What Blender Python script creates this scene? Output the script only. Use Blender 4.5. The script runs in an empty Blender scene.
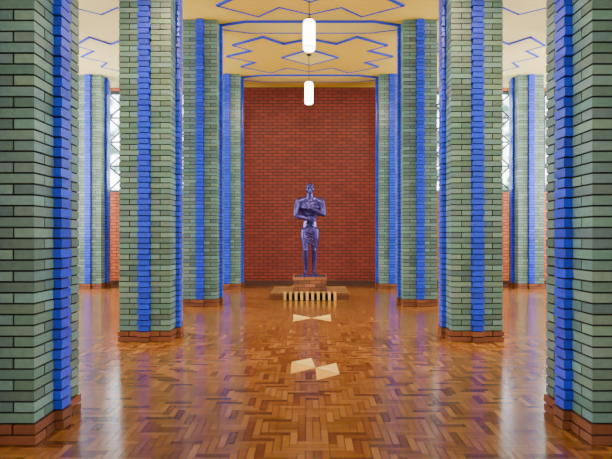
import bpy, bmesh, math, random
from mathutils import Vector
random.seed(7)
scene = bpy.context.scene
H=5.37; YB=14.3; YF=-5.0; XS=8.6
ROWS=[-2.88,0.35,3.6,6.84,10.16,13.45]
BAYS=[-1.27,1.98,5.22,8.5,11.81]
CI=2.06; CO=5.53

# ---------------- materials ----------------
def newmat(name):
    m=bpy.data.materials.new(name); m.use_nodes=True
    nt=m.node_tree; b=nt.nodes['Principled BSDF']
    return m,nt,b
def plain(name,col,rough=.5,metal=0,noise=.15,nscale=6,bump=0):
    m,nt,b=newmat(name)
    tc=nt.nodes.new('ShaderNodeTexCoord'); n=nt.nodes.new('ShaderNodeTexNoise'); n.inputs['Scale'].default_value=nscale
    n.inputs['Detail'].default_value=5
    nt.links.new(tc.outputs['Object'],n.inputs['Vector'])
    mr=nt.nodes.new('ShaderNodeMapRange'); mr.inputs['To Min'].default_value=1-noise; mr.inputs['To Max'].default_value=1+noise
    nt.links.new(n.outputs['Fac'],mr.inputs['Value'])
    mx=nt.nodes.new('ShaderNodeVectorMath'); mx.operation='SCALE'; mx.inputs[0].default_value=col
    nt.links.new(mr.outputs[0],mx.inputs['Scale'])
    nt.links.new(mx.outputs[0],b.inputs['Base Color'])
    b.inputs['Roughness'].default_value=rough; b.inputs['Metallic'].default_value=metal
    if bump:
        bp=nt.nodes.new('ShaderNodeBump'); bp.inputs['Strength'].default_value=bump; bp.inputs['Distance'].default_value=.01
        nt.links.new(n.outputs['Fac'],bp.inputs['Height']); nt.links.new(bp.outputs[0],b.inputs['Normal'])
    return m
def tinted(name,col,rough=.35,nscale=25,noise=.25,bump=.3,spec=.5):
    m,nt,b=newmat(name)
    at=nt.nodes.new('ShaderNodeAttribute'); at.attribute_name='tint'
    tc=nt.nodes.new('ShaderNodeTexCoord'); n=nt.nodes.new('ShaderNodeTexNoise'); n.inputs['Scale'].default_value=nscale; n.inputs['Detail'].default_value=4
    nt.links.new(tc.outputs['Object'],n.inputs['Vector'])
    mr=nt.nodes.new('ShaderNodeMapRange'); mr.inputs['To Min'].default_value=1-noise; mr.inputs['To Max'].default_value=1+noise
    nt.links.new(n.outputs['Fac'],mr.inputs['Value'])
    mul=nt.nodes.new('ShaderNodeVectorMath'); mul.operation='MULTIPLY'; mul.inputs[1].default_value=col
    nt.links.new(at.outputs['Color'],mul.inputs[0])
    sc=nt.nodes.new('ShaderNodeVectorMath'); sc.operation='SCALE'
    nt.links.new(mul.outputs[0],sc.inputs[0]); nt.links.new(mr.outputs[0],sc.inputs['Scale'])
    nt.links.new(sc.outputs[0],b.inputs['Base Color'])
    b.inputs['Roughness'].default_value=rough
    b.inputs['Specular IOR Level'].default_value=spec
    bp=nt.nodes.new('ShaderNodeBump'); bp.inputs['Strength'].default_value=bump; bp.inputs['Distance'].default_value=.004
    nt.links.new(n.outputs['Fac'],bp.inputs['Height']); nt.links.new(bp.outputs[0],b.inputs['Normal'])
    return m
def brickwall(name,c1,c2,mort,axis):
    m,nt,b=newmat(name)
    tc=nt.nodes.new('ShaderNodeTexCoord'); s=nt.nodes.new('ShaderNodeSeparateXYZ'); c=nt.nodes.new('ShaderNodeCombineXYZ')
    nt.links.new(tc.outputs['Object'],s.inputs[0])
    nt.links.new(s.outputs[axis],c.inputs[0]); nt.links.new(s.outputs['Z'],c.inputs[1])
    br=nt.nodes.new('ShaderNodeTexBrick'); nt.links.new(c.outputs[0],br.inputs['Vector'])
    br.inputs['Scale'].default_value=1; br.inputs['Brick Width'].default_value=.25; br.inputs['Row Height'].default_value=.085
    br.inputs['Mortar Size'].default_value=.009; br.inputs['Mortar Smooth'].default_value=.2
    br.inputs['Color1'].default_value=(*c1,1); br.inputs['Color2'].default_value=(*c2,1); br.inputs['Mortar'].default_value=(*mort,1)
    nt.links.new(br.outputs['Color'],b.inputs['Base Color'])
    bp=nt.nodes.new('ShaderNodeBump'); bp.invert=True; bp.inputs['Strength'].default_value=.6; bp.inputs['Distance'].default_value=.008
    nt.links.new(br.outputs['Fac'],bp.inputs['Height']); nt.links.new(bp.outputs[0],b.inputs['Normal'])
    b.inputs['Roughness'].default_value=.5
    return m
def emis(name,col,st):
    m,nt,b=newmat(name)
    b.inputs['Base Color'].default_value=(*col,1); b.inputs['Emission Color'].default_value=(*col,1); b.inputs['Emission Strength'].default_value=st
    b.inputs['Roughness'].default_value=.3
    return m

M_green=tinted('glazed_green_brick',(.148,.282,.245),.3)
M_blue=tinted('glazed_blue_brick',(.016,.052,.90),.28)
M_brown=tinted('brown_base_brick',(.20,.07,.03),.4)
M_mortar=plain('dark_mortar',(.005,.006,.006),.9)
M_red=brickwall('red_brick_wall',(.28,.036,.016),(.20,.024,.012),(.03,.008,.006),'X')
M_redside=brickwall('red_brick_side',(.5,.12,.05),(.4,.09,.04),(.08,.03,.02),'Y')
M_orange=brickwall('orange_brick_wall',(.70,.15,.035),(.56,.11,.028),(.07,.02,.01),'X')
M_dark=plain('dark_stained_skirting',(.07,.025,.014),.4)
M_ceil=plain('cream_ceiling_plaster',(.90,.64,.055),.8,noise=.04,nscale=1.5)
M_ceil2=plain('ochre_ceiling_plaster',(.85,.54,.025),.8,noise=.05,nscale=1.5)
M_ceil3=plain('pale_ceiling_plaster',(.92,.74,.14),.8,noise=.03,nscale=1.5)
M_ceilw=plain('aisle_ceiling_plaster',(.92,.78,.28),.8,noise=.03,nscale=1.5)
M_line=plain('blue_ceiling_line',(.01,.04,.62),.6)
M_floor=tinted('parquet_blocks',(1,1,1),.17,nscale=9,noise=.22,bump=.2,spec=.65)
M_sub=plain('dark_floor_joint',(.02,.008,.004),.6)
M_inlay=plain('cream_inlay',(.88,.48,.06),.5)
M_inlay2=plain('pale_inlay',(.95,.70,.20),.5)
M_plat=tinted('worn_platform_timber',(1,1,1),.4,nscale=12,noise=.2,bump=.1,spec=.3)
M_bronze=plain('patinated_bronze',(.045,.030,.17),.27,metal=.55,noise=.5,nscale=14,bump=.4)
M_opal=emis('opal_lamp_glass',(1.0,.95,.85),14)
M_metal=plain('dark_metal',(.03,.03,.035),.4,metal=.8)
M_frame=plain('window_frame_paint',(.035,.045,.05),.5)
M_cream=tinted('cream_striped_brick',(.92,.60,.15),.45)
M_darkb=tinted('dark_striped_brick',(.13,.045,.02),.45)

M_pane,nt,b=newmat('daylight_window_glass')
tc=nt.nodes.new('ShaderNodeTexCoord'); n=nt.nodes.new('ShaderNodeTexNoise'); n.inputs['Scale'].default_value=3.2; n.inputs['Detail'].default_value=5
cr=nt.nodes.new('ShaderNodeValToRGB')
cr.color_ramp.elements[0].position=.40; cr.color_ramp.elements[0].color=(.03,.07,.05,1)
cr.color_ramp.elements[1].position=.56; cr.color_ramp.elements[1].color=(.88,.93,1,1)
nt.links.new(tc.outputs['Object'],n.inputs['Vector']); nt.links.new(n.outputs['Fac'],cr.inputs[0])
nt.links.new(cr.outputs[0],b.inputs['Emission Color']); b.inputs['Emission Strength'].default_value=14
b.inputs['Base Color'].default_value=(.1,.12,.13,1); b.inputs['Roughness'].default_value=.1

# ---------------- mesh builder ----------------
class MB:
    def __init__(s): s.v=[];s.f=[];s.m=[];s.c=[]
    def poly(s,pts,mat=0,t=(1,1,1)):
        k=len(s.v); s.v+= [tuple(p) for p in pts]; s.f.append(list(range(k,k+len(pts)))); s.m.append(mat); s.c.append(t)
    def box(s,x0,x1,y0,y1,z0,z1,mat=0,t=(1,1,1)):
        k=len(s.v)
        s.v+=[(x0,y0,z0),(x1,y0,z0),(x1,y1,z0),(x0,y1,z0),(x0,y0,z1),(x1,y0,z1),(x1,y1,z1),(x0,y1,z1)]
        for q in ((0,3,2,1),(4,5,6,7),(0,1,5,4),(1,2,6,5),(2,3,7,6),(3,0,4,7)):
            s.f.append([k+i for i in q]); s.m.append(mat); s.c.append(t)
    def prism(s,pts,z0,z1,mat=0,t=(1,1,1)):
        k=len(s.v); n=len(pts)
        s.v+=[(p[0],p[1],z0) for p in pts]+[(p[0],p[1],z1) for p in pts]
        fs=[list(range(k+n-1,k-1,-1)),list(range(k+n,k+2*n))]
        for i in range(n):
            j=(i+1)%n; fs.append([k+i,k+j,k+n+j,k+n+i])
        for f in fs: s.f.append(f); s.m.append(mat); s.c.append(t)
    def strip(s,pts,w,z0,z1,mat=0,closed=True):
        n=len(pts)
        for i in range(n if closed else n-1):
            a=Vector(pts[i]); b2=Vector(pts[(i+1)%n]); d=(b2-a)
            if d.length<1e-6: continue
            d.normalize(); nn=Vector((-d.y,d.x))*w/2; a2=a-d*w*.45; b3=b2+d*w*.45
            s.prism([tuple(a2-nn),tuple(b3-nn),tuple(b3+nn),tuple(a2+nn)],z0,z1,mat)
    def mesh(s,name,mats):
        me=bpy.data.meshes.new(name); me.from_pydata(s.v,[],s.f)
        for m in mats: me.materials.append(m)
        me.polygons.foreach_set('material_index',s.m)
        ca=me.color_attributes.new('tint','FLOAT_COLOR','CORNER')
        arr=[]
        for f,c in zip(s.f,s.c): arr+= [c[0],c[1],c[2],1.0]*len(f)
        ca.data.foreach_set('color',arr)
        me.update(); return me
def obj(name,me,loc=(0,0,0),parent=None):
    o=bpy.data.objects.new(name,me); o.location=loc; scene.collection.objects.link(o)
    if parent: o.parent=parent
    return o
def rt(a=.75,b=1.2,h=.08):
    v=random.uniform(a,b); return (v*random.uniform(1-h,1+h),v*random.uniform(1-h/2,1+h/2),v*random.uniform(1-h,1+h))

# ---------------- column mesh ----------------
CH=.0680; g=.0058; A=.32; P=.052
def column_mesh():
    mb=MB(); n=int(round(H/CH))
    ch=H/n
    a=A-.009
    mb.box(-a,a,-a,a,0,H,3)
    for sx,sy in ((1,0),(-1,0),(0,1),(0,-1)):
        w=.05
        if sx: 
            x0,x1=sorted((sx*.2,sx*(A+P-.009))); mb.box(x0,x1,-w,w,0,H,3)
        else:
            y0,y1=sorted((sy*.2,sy*(A+P-.009))); mb.box(-w,w,y0,y1,0,H,3)
    for k in range(n):
        z0=k*ch+g; z1=(k+1)*ch-g
        base=k<2; e=.012 if base else 0
        rw=.078 if k%2 else .064
        mg=2 if base else 0; mbl=2 if base else 1
        for sx in (1,-1):
            for sy in (1,-1):
                r0=.0705; mid=.19; r1=A+e
                if k%2:
                    cells=[(r0,mid-g,r0,r1),(mid+g,r1,r0,r1)]
                else:
                    cells=[(r0,r1,r0,mid-g),(r0,r1,mid+g,r1)]
                for (x0,x1,y0,y1) in cells:
                    j=random.uniform(-.0015,.0015)
                    X=sorted((sx*x0,sx*(x1+j))); Y=sorted((sy*y0,sy*(y1+j)))
                    mb.box(X[0],X[1],Y[0],Y[1],z0,z1,mg,rt(.65,1.25,.12))
        for sx,sy in ((1,0),(-1,0),(0,1),(0,-1)):
            r1=A+P+e+random.uniform(-.002,.002)
            if sx:
                x0,x1=sorted((sx*.22,sx*r1)); mb.box(x0,x1,-rw,rw,z0,z1,mbl,rt(.8,1.15))
            else:
                y0,y1=sorted((sy*.22,sy*r1)); mb.box(-rw,rw,y0,y1,z0,z1,mbl,rt(.8,1.15))
    return mb.mesh('brick_column',[M_green,M_blue,M_brown,M_mortar])
cm=column_mesh()
for y in ROWS:
    for x in (-CI,CI,-CO,CO):
        obj('brick_column',cm,(x,y,0))

# ---------------- floor : herringbone folded into concentric diamonds per bay ----------------
def fold(x):
    ax=abs(x)
    return ax if ax<2.05 else abs(ax-3.79)
C=.05; L=4
def direction(x,y):
    u=int(fold(x)/C); v=int(min(abs(y-b) for b in BAYS)/C)
    return 0 if (u+v)%(2*L)<L else 1
nx0,nx1=-int(XS/C)-1,int(XS/C)+1; ny0,ny1=int(YF/C)-1,int(YB/C)+1
fl=MB()
fl.poly([(-XS,YF,-.004),(XS,YF,-.004),(XS,YB,-.004),(-XS,YB,-.004)],1)
pal=[(.36,.145,.030),(.40,.168,.038),(.31,.112,.022),(.44,.195,.05),(.20,.065,.017),(.35,.135,.028)]
D={}
for i in range(nx0,nx1):
    for j in range(ny0,ny1):
        D[i,j]=direction((i+.5)*C,(j+.5)*C)
def plank(x0,x1,y0,y1,dr):
    x0=max(x0,-XS);x1=min(x1,XS);y0=max(y0,YF);y1=min(y1,YB)
    if x1-x0<.005 or y1-y0<.005: return
    gg=.0022; c=random.choice(pal)
    # concentric diamonds: differing light reflection painted into the plank tone
    xm=(x0+x1)/2; ym=(y0+y1)/2
    ring=int((fold(xm)+min(abs(ym-b) for b in BAYS))/.8)%2
    s=random.uniform(.85,1.12)*(1.0 if dr else .92)*(1.0 if ring else .85); c=tuple(q*s for q in c)
    z=[random.uniform(-.0005,.0005) for _ in range(2)]
    zz=(z[0],z[1],z[1],z[0]) if dr==0 else (z[0],z[0],z[1],z[1])
    fl.poly([(x0+gg,y0+gg,zz[0]),(x1-gg,y0+gg,zz[1]),(x1-gg,y1-gg,zz[2]),(x0+gg,y1-gg,zz[3])],0,c)
for j in range(ny0,ny1):
    st=None
    for i in range(nx0,nx1+1):
        on=(i<nx1 and D.get((i,j))==0)
        if st is not None and (not on or i-st>=6):
            plank(st*C,i*C,j*C,(j+1)*C,0); st=None
        if on and st is None: st=i
for i in range(nx0,nx1):
    st=None
    for j in range(ny0,ny1+1):
        on=(j<ny1 and D.get((i,j))==1)
        if st is not None and (not on or j-st>=6):
            plank(i*C,(i+1)*C,st*C,j*C,1); st=None
        if on and st is None: st=j
obj('floor',fl.mesh('floor',[M_floor,M_sub]))

def inlay(tris):
    mb=MB()
    for q,m in tris: mb.prism(q,.0008,.003,m)
    obj('floor_inlay',mb.mesh('floor_inlay',[M_inlay,M_inlay2]))
inlay([([(-.20,5.00),(.035,5.22),(-.205,5.44)],0),([(.037,5.235),(.0,5.64),(-.205,5.46)],1),
       ([(.045,4.78),(.26,4.97),(.04,5.205)],0),([(.263,4.985),(.255,5.42),(.045,5.22)],1)])
inlay([([(-.27,8.08),(.02,8.43),(-.275,8.42)],0),([(.02,8.445),(-.275,8.44),(-.28,8.82)],1),
       ([(.32,8.08),(.33,8.42),(.03,8.43)],0),([(.33,8.44),(.335,8.82),(.03,8.445)],1)])

# ---------------- walls ----------------
def boxobj(name,x0,x1,y0,y1,z0,z1,mat):
    mb=MB(); mb.box(x0,x1,y0,y1,z0,z1); return obj(name,mb.mesh(name,[mat]))
SILL=2.52; WT=5.28
wb=MB()
wb.box(-3.0,3.0,YB,YB+.3,0,H,0)
for s in (-1,1):
    X=sorted((s*3.0,s*XS))
    wb.box(X[0],X[1],YB,YB+.3,0,SILL,1)
    wb.box(X[0],X[1],YB,YB+.3,WT,H,1)
    X=sorted((s*8.1,s*XS)); wb.box(X[0],X[1],YB,YB+.3,SILL,WT,1)
obj('wall_back',wb.mesh('wall_back',[M_red,M_orange]))
boxobj('baseboard_back',-XS+.02,XS-.02,YB-.03,YB-.001,0,.12,M_dark)
for wi,s in enumerate((-1,1)):
    mb=MB(); X=sorted((s*3.0,s*8.1)); x0,x1=X
    mb.box(x0,x1,YB+.16,YB+.18,SILL,WT,1)
    for z in (SILL,WT-.06): mb.box(x0,x1,YB+.04,YB+.16,z,z+.06,0)
    n=6
    for i in range(n+1):
        x=x0+(x1-x0-.1)*i/n; mb.box(x,x+.1,YB+.05,YB+.16,SILL,WT,0)
    for i in range(n):
        xa=x0+(x1-x0-.1)*i/n+.1; xb=x0+(x1-x0-.1)*(i+1)/n
        m=4
        for k in range(m):
            za=SILL+.06+(WT-SILL-.12)*k/m; zb=SILL+.06+(WT-SILL-.12)*(k+1)/m
            mb.box(xa,xb,YB+.09,YB+.15,zb-.022,zb+.022,0)
            for (p,q) in (((xa,za),(xb,zb)),((xa,zb),(xb,za))):
                dx=q[0]-p[0]; dz=q[1]-p[1]; l=math.hypot(dx,dz); ox,oz=-dz/l*.024,dx/l*.024
                y=YB+.12
                mb.poly([(p[0]+ox,y,p[1]+oz),(p[0]-ox,y,p[1]-oz),(q[0]-ox,y,q[1]-oz),(q[0]+ox,y,q[1]+oz)],0)
    obj('window_%d'%(wi+1),mb.mesh('window',[M_frame,M_pane]))
wn=3
def area(loc,rot,sx,sy,e,col,name='window_daylight'):
    li=bpy.data.lights.new(name,'AREA'); li.shape='RECTANGLE'; li.size=sx; li.size_y=sy
    li.energy=e; li.color=col
    lo=bpy.data.objects.new(name,li); scene.collection.objects.link(lo)
    lo.location=loc; lo.rotation_euler=rot
for s,nm in ((-1,'wall_left'),(1,'wall_right')):
    mb=MB()
    X=sorted((s*XS,s*(XS+.3)))
    mb.box(X[0],X[1],YF-.3,YB+.3,0,1.5,0); mb.box(X[0],X[1],YF-.3,YB+.3,5.0,H,0)
    edges=[YF-.3]
    for b in BAYS: edges+=[b-1.15,b+1.15]
    edges.append(YB+.3)
    for i in range(0,len(edges),2): mb.box(X[0],X[1],edges[i],edges[i+1],1.5,5.0,0)
    obj(nm,mb.mesh(nm,[M_redside]))
    for bi,b in enumerate(BAYS):
        w=MB(); xa,xb=sorted((s*(XS+.08),s*(XS+.14)))
        for k in range(5):
            y=b-1.15+2.25*k/4; w.box(xa,xb,y,y+.05,1.5,5.0,0)
        for k in range(6):
            z=1.5+3.45*k/5; w.box(xa,xb,b-1.15,b+1.15,z,z+.05,0)
        obj('window_%d'%wn,w.mesh('window',[M_frame])); wn+=1
        area((s*(XS+.25),b,3.25),(math.pi/2,0,math.pi/2 if s>0 else -math.pi/2),2.2,3.4,(180,300,500,850,1050)[bi],(1.0,.95,.90))
fw=MB(); op=[(-7.6,-3.0),(-1.6,1.6),(3.0,7.6)]  # unseen glazed openings behind the camera, added to let in frontal light
xs=[-XS]+[v for o in op for v in o]+[XS]
for i in range(0,len(xs),2): fw.box(xs[i],xs[i+1],YF-.3,YF,0,4.4,0)
fw.box(-XS,XS,YF-.3,YF,4.4,H,0)
obj('wall_front',fw.mesh('wall_front',[M_orange]))
for oi,(a,b2) in enumerate(op):
    w=MB(); k=5
    for i in range(k+1):
        x=a+(b2-a-.06)*i/k; w.box(x,x+.06,YF-.18,YF-.1,0,4.4,0)
    for z in (0,1.1,2.2,3.3,4.34): w.box(a,b2,YF-.18,YF-.1,z,z+.06,0)
    obj('window_%d'%wn,w.mesh('window',[M_frame])); wn+=1
    area(((a+b2)/2,YF-.28,2.2),(math.pi/2,0,0),b2-a-.05,4.3,(80 if oi==1 else 24)*(b2-a),(1.0,.88,.70))  # area light added behind each opening to brighten the column fronts

# ceiling
boxobj('ceiling',-XS-.3,XS+.3,YF-.3,YB+.3,H,H+.2,M_ceil)
cp=MB()
def mir(pts,x0,y0,sx=1,sy=1):
    q=list(pts); full=[]
    full+=[(x,y) for x,y in q]
    full+=[(x,-y) for x,y in reversed(q) if y>1e-6]
    full+=[(-x,-y) for x,y in q if x>1e-6]
    full+=[(-x,y) for x,y in reversed(q) if y>1e-6 and x>1e-6]
    full=[(x0+x*sx,y0+y*sy) for x,y in full]
    full.reverse(); return full
star=[(0,1.05),(.55,.76),(.95,1.15),(1.62,.70),(1.25,.38),(1.85,0)]
dia=[(0,.50),(.62,0)]
for b in BAYS:
    p=mir(star,0,b); cp.prism(p,H-.03,H,1); cp.strip(p,.045,H-.034,H,3)
    p=mir(dia,0,b); cp.prism(p,H-.05,H-.03,2); cp.strip(p,.045,H-.054,H-.03,3)
    for xc in (-3.79,3.79):
        p=mir(star,xc,b,.72); cp.prism(p,H-.03,H,4); cp.strip(p,.045,H-.034,H,3)
for r in ROWS:
    p=[(1.95,r),(1.2,r+.26),(-1.2,r+.26),(-1.95,r),(-1.2,r-.26),(1.2,r-.26)]
    cp.prism(p,H-.03,H,2); cp.strip(p,.045,H-.034,H,3)
obj('trim_1',cp.mesh('ceiling_panels',[M_ceil,M_ceil2,M_ceil3,M_line,M_ceilw]))
for s in (-1,1):
    X=sorted((s*2.4,s*XS)); 
    boxobj('trim_%d'%(2 if s<0 else 3),X[0],X[1],YF,YB,H-.012,H-.001,M_ceilw)

# ---------------- pendants ----------------
def lathe(mb,prof,n=24,mat=0,cx=0,cy=0):
    k=len(mb.v)
    for r,z in prof:
        for i in range(n):
            a=2*math.pi*i/n; mb.v.append((cx+r*math.cos(a),cy+r*math.sin(a),z))
    for j in range(len(prof)-1):
        for i in range(n):
            i2=(i+1)%n; mb.f.append([k+j*n+i,k+j*n+i2,k+(j+1)*n+i2,k+(j+1)*n+i]); mb.m.append(mat); mb.c.append((1,1,1))
def pendant(x,y,zc,r=.095,h=.48):
    mb=MB()
    lathe(mb,[(.001,-h/2),(r*.7,-h/2),(r,-h/2+.03),(r,h/2-.03),(r*.7,h/2),(.001,h/2)],mat=0)
    lathe(mb,[(.001,h/2-.01),(r*.7,h/2-.01),(r*.7,h/2+.02),(.02,h/2+.04),(.006,h/2+.06),(.006,H-zc-.07),(.05,H-zc-.07),(.05,H-zc-.02),(.001,H-zc-.02)],mat=1)
    for zz in (-h/2+.04,h/2-.05):
        lathe(mb,[(r,zz),(r+.004,zz+.002),(r+.004,zz+.010),(r,zz+.012)],mat=1)
    o=obj('pendant_lamp',mb.mesh('pendant_lamp',[M_opal,M_metal]),(x,y,zc))
    for p in o.data.polygons: p.use_smooth=True
    return o
for b in BAYS:
    pendant(-.02,b-.22,4.47)
def spot(x,y,tx,ty,tz,e,ang,col=(1.0,.78,.5)):  # invented spot fixture, added to warm and brighten statue, back wall and floor
    mb=MB(); lathe(mb,[(.001,.16),(.05,.16),(.055,0),(.045,0),(.045,.05),(.001,.05)],mat=0)
    lathe(mb,[(.008,.16),(.008,.30)],mat=0)
    o=obj('ceiling_spotlight',mb.mesh('ceiling_spotlight',[M_metal]),(x,y,H-.32))
    li=bpy.data.lights.new('spot_bulb','SPOT'); li.energy=e; li.color=col; li.spot_size=math.radians(ang); li.spot_blend=.8; li.shadow_soft_size=.04
    lo=bpy.data.objects.new('spot_bulb',li); scene.collection.objects.link(lo); lo.parent=o; lo.location=(0,0,-.02)
    d=Vector((tx,ty,tz))-Vector((x,y,H-.34)); lo.rotation_euler=d.to_track_quat('-Z','Y').to_euler()
for s in (-1,1):
    spot(s*1.93,10.62,s*.5,YB,2.6,120,80)
    spot(s*1.93,7.32,0,11.4,1.5,650,24,(1,.88,.78))
    spot(s*1.93,4.1,0,8.8,0,620,80,(1,.70,.36))

# ---------------- plinth ----------------
root=bpy.data.objects.new('bronze_statue_on_brick_plinth',None); scene.collection.objects.link(root); root.location=(0,11.55,0)
def part(name,mb,mats): return obj(name,mb.mesh(name,mats),(0,0,0),root)
mb=MB()
mb.box(-.81,.81,-.69,.71,0,.10,0,(.16,.06,.025))
mb.box(-.82,.82,-.70,.72,.10,.14,0,(.24,.10,.04))
for i in range(9):
    for j in range(18):
        s=random.uniform(.7,1.2); x=-.82+i*1.64/9; y=-.70+j*1.42/18
        mb.box(x+.002,x+1.64/9-.002,y+.002,y+1.42/18-.002,.14,.146,0,(.30*s,.155*s,.055*s))
part('platform',mb,[M_plat,M_dark])
mb=MB()
n=19; w=1.08/n
mb.box(-.53,.53,-.79,-.69,0,.13,2)
for i in range(n):
    x=-.54+i*w
    if i%2==0: mb.box(x+.001,x+w-.001,-.80,-.55,.006,.156,0,rt(.85,1.1))
    else: mb.box(x+.001,x+w-.001,-.79,-.55,.006,.152,1,rt(.85,1.1))
part('striped_step',mb,[M_cream,M_darkb,M_mortar])
mb=MB()
mb.box(-.34,.34,-.33,.33,.146,.45,1)
chh=.075; nc=4
for k in range(nc):
    z0=.15+k*chh+.004; z1=.15+(k+1)*chh-.004
    e=.02 if k==nc-1 or k==0 else 0
    if k%2: xs=[-.35,-.12,.12,.35]
    else: xs=[-.35,-.24,0,.24,.35]
    for a,b2 in zip(xs[:-1],xs[1:]):
        a2=a-(e if a==-.35 else 0); b3=b2+(e if b2==.35 else 0)
        mb.box(a2+.005,b3-.005,-.35-e,.35+e,z0,z1,0,rt(.7,2.2))
part('pedestal',mb,[M_brown,M_mortar])
mb=MB(); mb.box(-.2,.2,-.27,.16,.445,.475,0); part('bronze_base',mb,[M_bronze])

# ---------------- statue body ----------------
bmi=bmesh.new(); bmesh.ops.create_icosphere(bmi,subdivisions=2,radius=1)
IV=[v.co.copy() for v in bmi.verts]; IF=[[v.index for v in f.verts] for f in bmi.faces]; bmi.free()
SV=[];SF=[]
def ell(c,r):
    if not hasattr(r,'__len__'): r=(r,r,r)
    k=len(SV)
    SV.extend([(c[0]+v.x*r[0],c[1]+v.y*r[1],c[2]+v.z*r[2]) for v in IV]); SF.extend([[k+i for i in f] for f in IF])
def chain(pts):
    for a,b in zip(pts[:-1],pts[1:]):
        a=list(a)+[a[3]]*(5-len(a)); b=list(b)+[b[3]]*(5-len(b))
        d=math.dist(a[:3],b[:3]); mr=min(a[3],b[3],a[4],b[4]); n=max(2,int(d/(mr*.28)))
        for i in range(n+1):
            t=i/n; q=[a[m]+(b[m]-a[m])*t for m in range(5)]
            ell(q[:3],(q[3],q[4],min(q[3],q[4])))
chain([(0,.01,.93,.172,.12),(0,.01,1.02,.165,.115),(0,0,1.17,.138,.095),(0,-.005,1.27,.16,.105),(0,-.01,1.42,.215,.13),(0,.0,1.53,.225,.112),(0,.01,1.60,.15,.09),(0,.0,1.67,.08,.078),(0,-.01,1.78,.064,.066)])
ell((-.10,-.10,1.475),(.105,.06,.07)); ell((.10,-.10,1.475),(.105,.06,.07))
for zz in (1.32,1.24,1.16,1.08):
    for s in (-1,1): ell((s*.042,-.095,zz),(.036,.036,.032))
ell((-.08,.06,.95),(.105,.1,.115)); ell((.08,.06,.95),(.105,.1,.115))
for s in (-1,1):
    chain([(s*.08,.01,1.665,.06,.06),(s*.235,0,1.59,.095,.095)])
    ell((s*.18,.05,1.40),(.065,.07,.12))
# head : narrower jaw, brow, nose, lips, ears, close-cropped hair
ell((0,0,1.885),(.08,.104,.118)); ell((0,-.025,1.83),(.06,.086,.088)); ell((0,-.08,1.782),(.032,.032,.026))
ell((0,-.118,1.85),(.014,.028,.034)); ell((0,-.106,1.808),(.027,.014,.009)); ell((0,-.104,1.795),(.023,.014,.009))
ell((-.032,-.098,1.895),(.029,.017,.010)); ell((.032,-.098,1.895),(.029,.017,.010))
ell((-.03,-.09,1.868),(.015,.012,.009)); ell((.03,-.09,1.868),(.015,.012,.009))
for s in (-1,1): ell((s*.081,.005,1.86),(.013,.024,.036)); ell((s*.05,-.07,1.845),(.022,.025,.02))
ell((0,.025,1.925),(.086,.1,.1))
chain([(.095,.0,.95,.112,.118),(.102,-.01,.8,.102,.112),(.098,-.02,.6,.072,.08),(.095,-.025,.53,.064,.072),(.10,.02,.38,.070,.078),(.088,.03,.2,.045,.05),(.085,.035,.08,.038,.045)])
chain([(-.095,.0,.95,.112,.118),(-.102,-.05,.8,.102,.112),(-.094,-.10,.6,.072,.08),(-.090,-.11,.53,.064,.07),(-.096,-.05,.38,.070,.076),(-.09,.0,.2,.045,.05),(-.086,.01,.08,.038,.045)])
ell((.095,-.085,.535),(.035,.025,.04)); ell((-.09,-.17,.535),(.035,.025,.04))
for s,yo in ((1,.03),(-1,0)):
    x=s*.085
    ell((x,yo+.03,.035),(.038,.045,.035))
    chain([(x,yo+.0,.05,.04,.04),(x+s*.02,yo-.12,.032,.045,.03),(x+s*.026,yo-.17,.022,.043,.022)])
    for t in range(5): ell((x+s*.026+(t-2)*.018*s,yo-.2+abs(t)*.006,.016),(.0095,.02,.012))
def arm(sh,el,wr):
    mid=[(sh[i]+el[i])/2 for i in range(3)]
    chain([(*sh,.086),(*mid,.078),(*el,.054)])
    m2=[el[i]+(wr[i]-el[i])*.3 for i in range(3)]
    chain([(*el,.054),(*m2,.063),(*wr,.037)])
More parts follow.
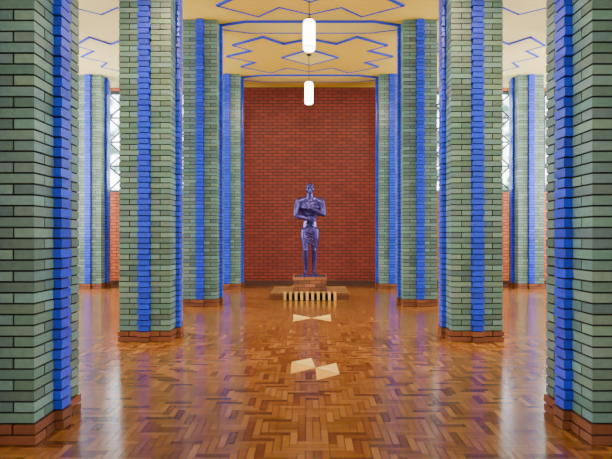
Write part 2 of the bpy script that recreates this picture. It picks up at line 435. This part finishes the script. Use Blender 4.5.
def hand(wr,dirv,side,norm):
    d=Vector(dirv).normalized(); s=Vector(side).normalized(); n=Vector(norm).normalized(); w=Vector(wr)
    for i in range(5):
        for j in (-1.5,-.5,.5,1.5):
            c=w+d*(.02+i*.018)+s*(j*.02); ell(c,.019)
    for j,l in zip((-1.5,-.5,.5,1.5),(.065,.08,.088,.075)):
        a=w+d*.09+s*(j*.024); b=a+d*l*.5+n*.004+s*j*.003; c=b+d*l*.42+n*.018
        chain([(*a,.0125),(*b,.0115),(*c,.0095)])
    a=w+d*.025+s*.03; b=a+s*.038+d*.03; c=b+d*.038+s*.006+n*.006
    chain([(*a,.016),(*b,.014),(*c,.011)])
arm((.25,0,1.575),(.295,-.14,1.31),(.0,-.245,1.45))
hand((.0,-.245,1.45),(-.9,.16,.3),(.25,0,.95),(-.2,1,0))
arm((-.25,0,1.575),(-.305,-.11,1.29),(-.04,-.22,1.21))
hand((-.04,-.22,1.21),(.9,.14,-.25),(.25,0,.95),(0,1,0))
for k in range(5):
    z=.95-.03*k
    chain([(-.175+.02*k,-.05,z+.03,.022),(-.08,-.14,z-.01-.02*k,.02),(.04+.01*k,-.15,z-.05-.03*k,.018)])
me=bpy.data.meshes.new('figure'); me.from_pydata(SV,[],SF); me.materials.append(M_bronze)
st=obj('figure',me,(0,0,.475),root)
rm=st.modifiers.new('remesh','REMESH'); rm.mode='VOXEL'; rm.voxel_size=.0075; rm.use_smooth_shade=True
sm=st.modifiers.new('smooth','SMOOTH'); sm.factor=.5; sm.iterations=2

# ---------------- world ----------------
w=bpy.data.worlds.new('World'); scene.world=w; w.use_nodes=True
bg=w.node_tree.nodes['Background']; sky=w.node_tree.nodes.new('ShaderNodeTexSky'); sky.sky_type='HOSEK_WILKIE'; sky.turbidity=4
w.node_tree.links.new(sky.outputs[0],bg.inputs[0]); bg.inputs[1].default_value=.6

cam=bpy.data.cameras.new('camera'); co=bpy.data.objects.new('camera',cam); scene.collection.objects.link(co)
co.location=(-.03,0,1.3); co.rotation_euler=(math.pi/2,0,0)
cam.sensor_width=36; cam.lens=526/612*36; cam.shift_y=7.5/612; cam.shift_x=-2.5/612; cam.clip_start=.05
scene.camera=co
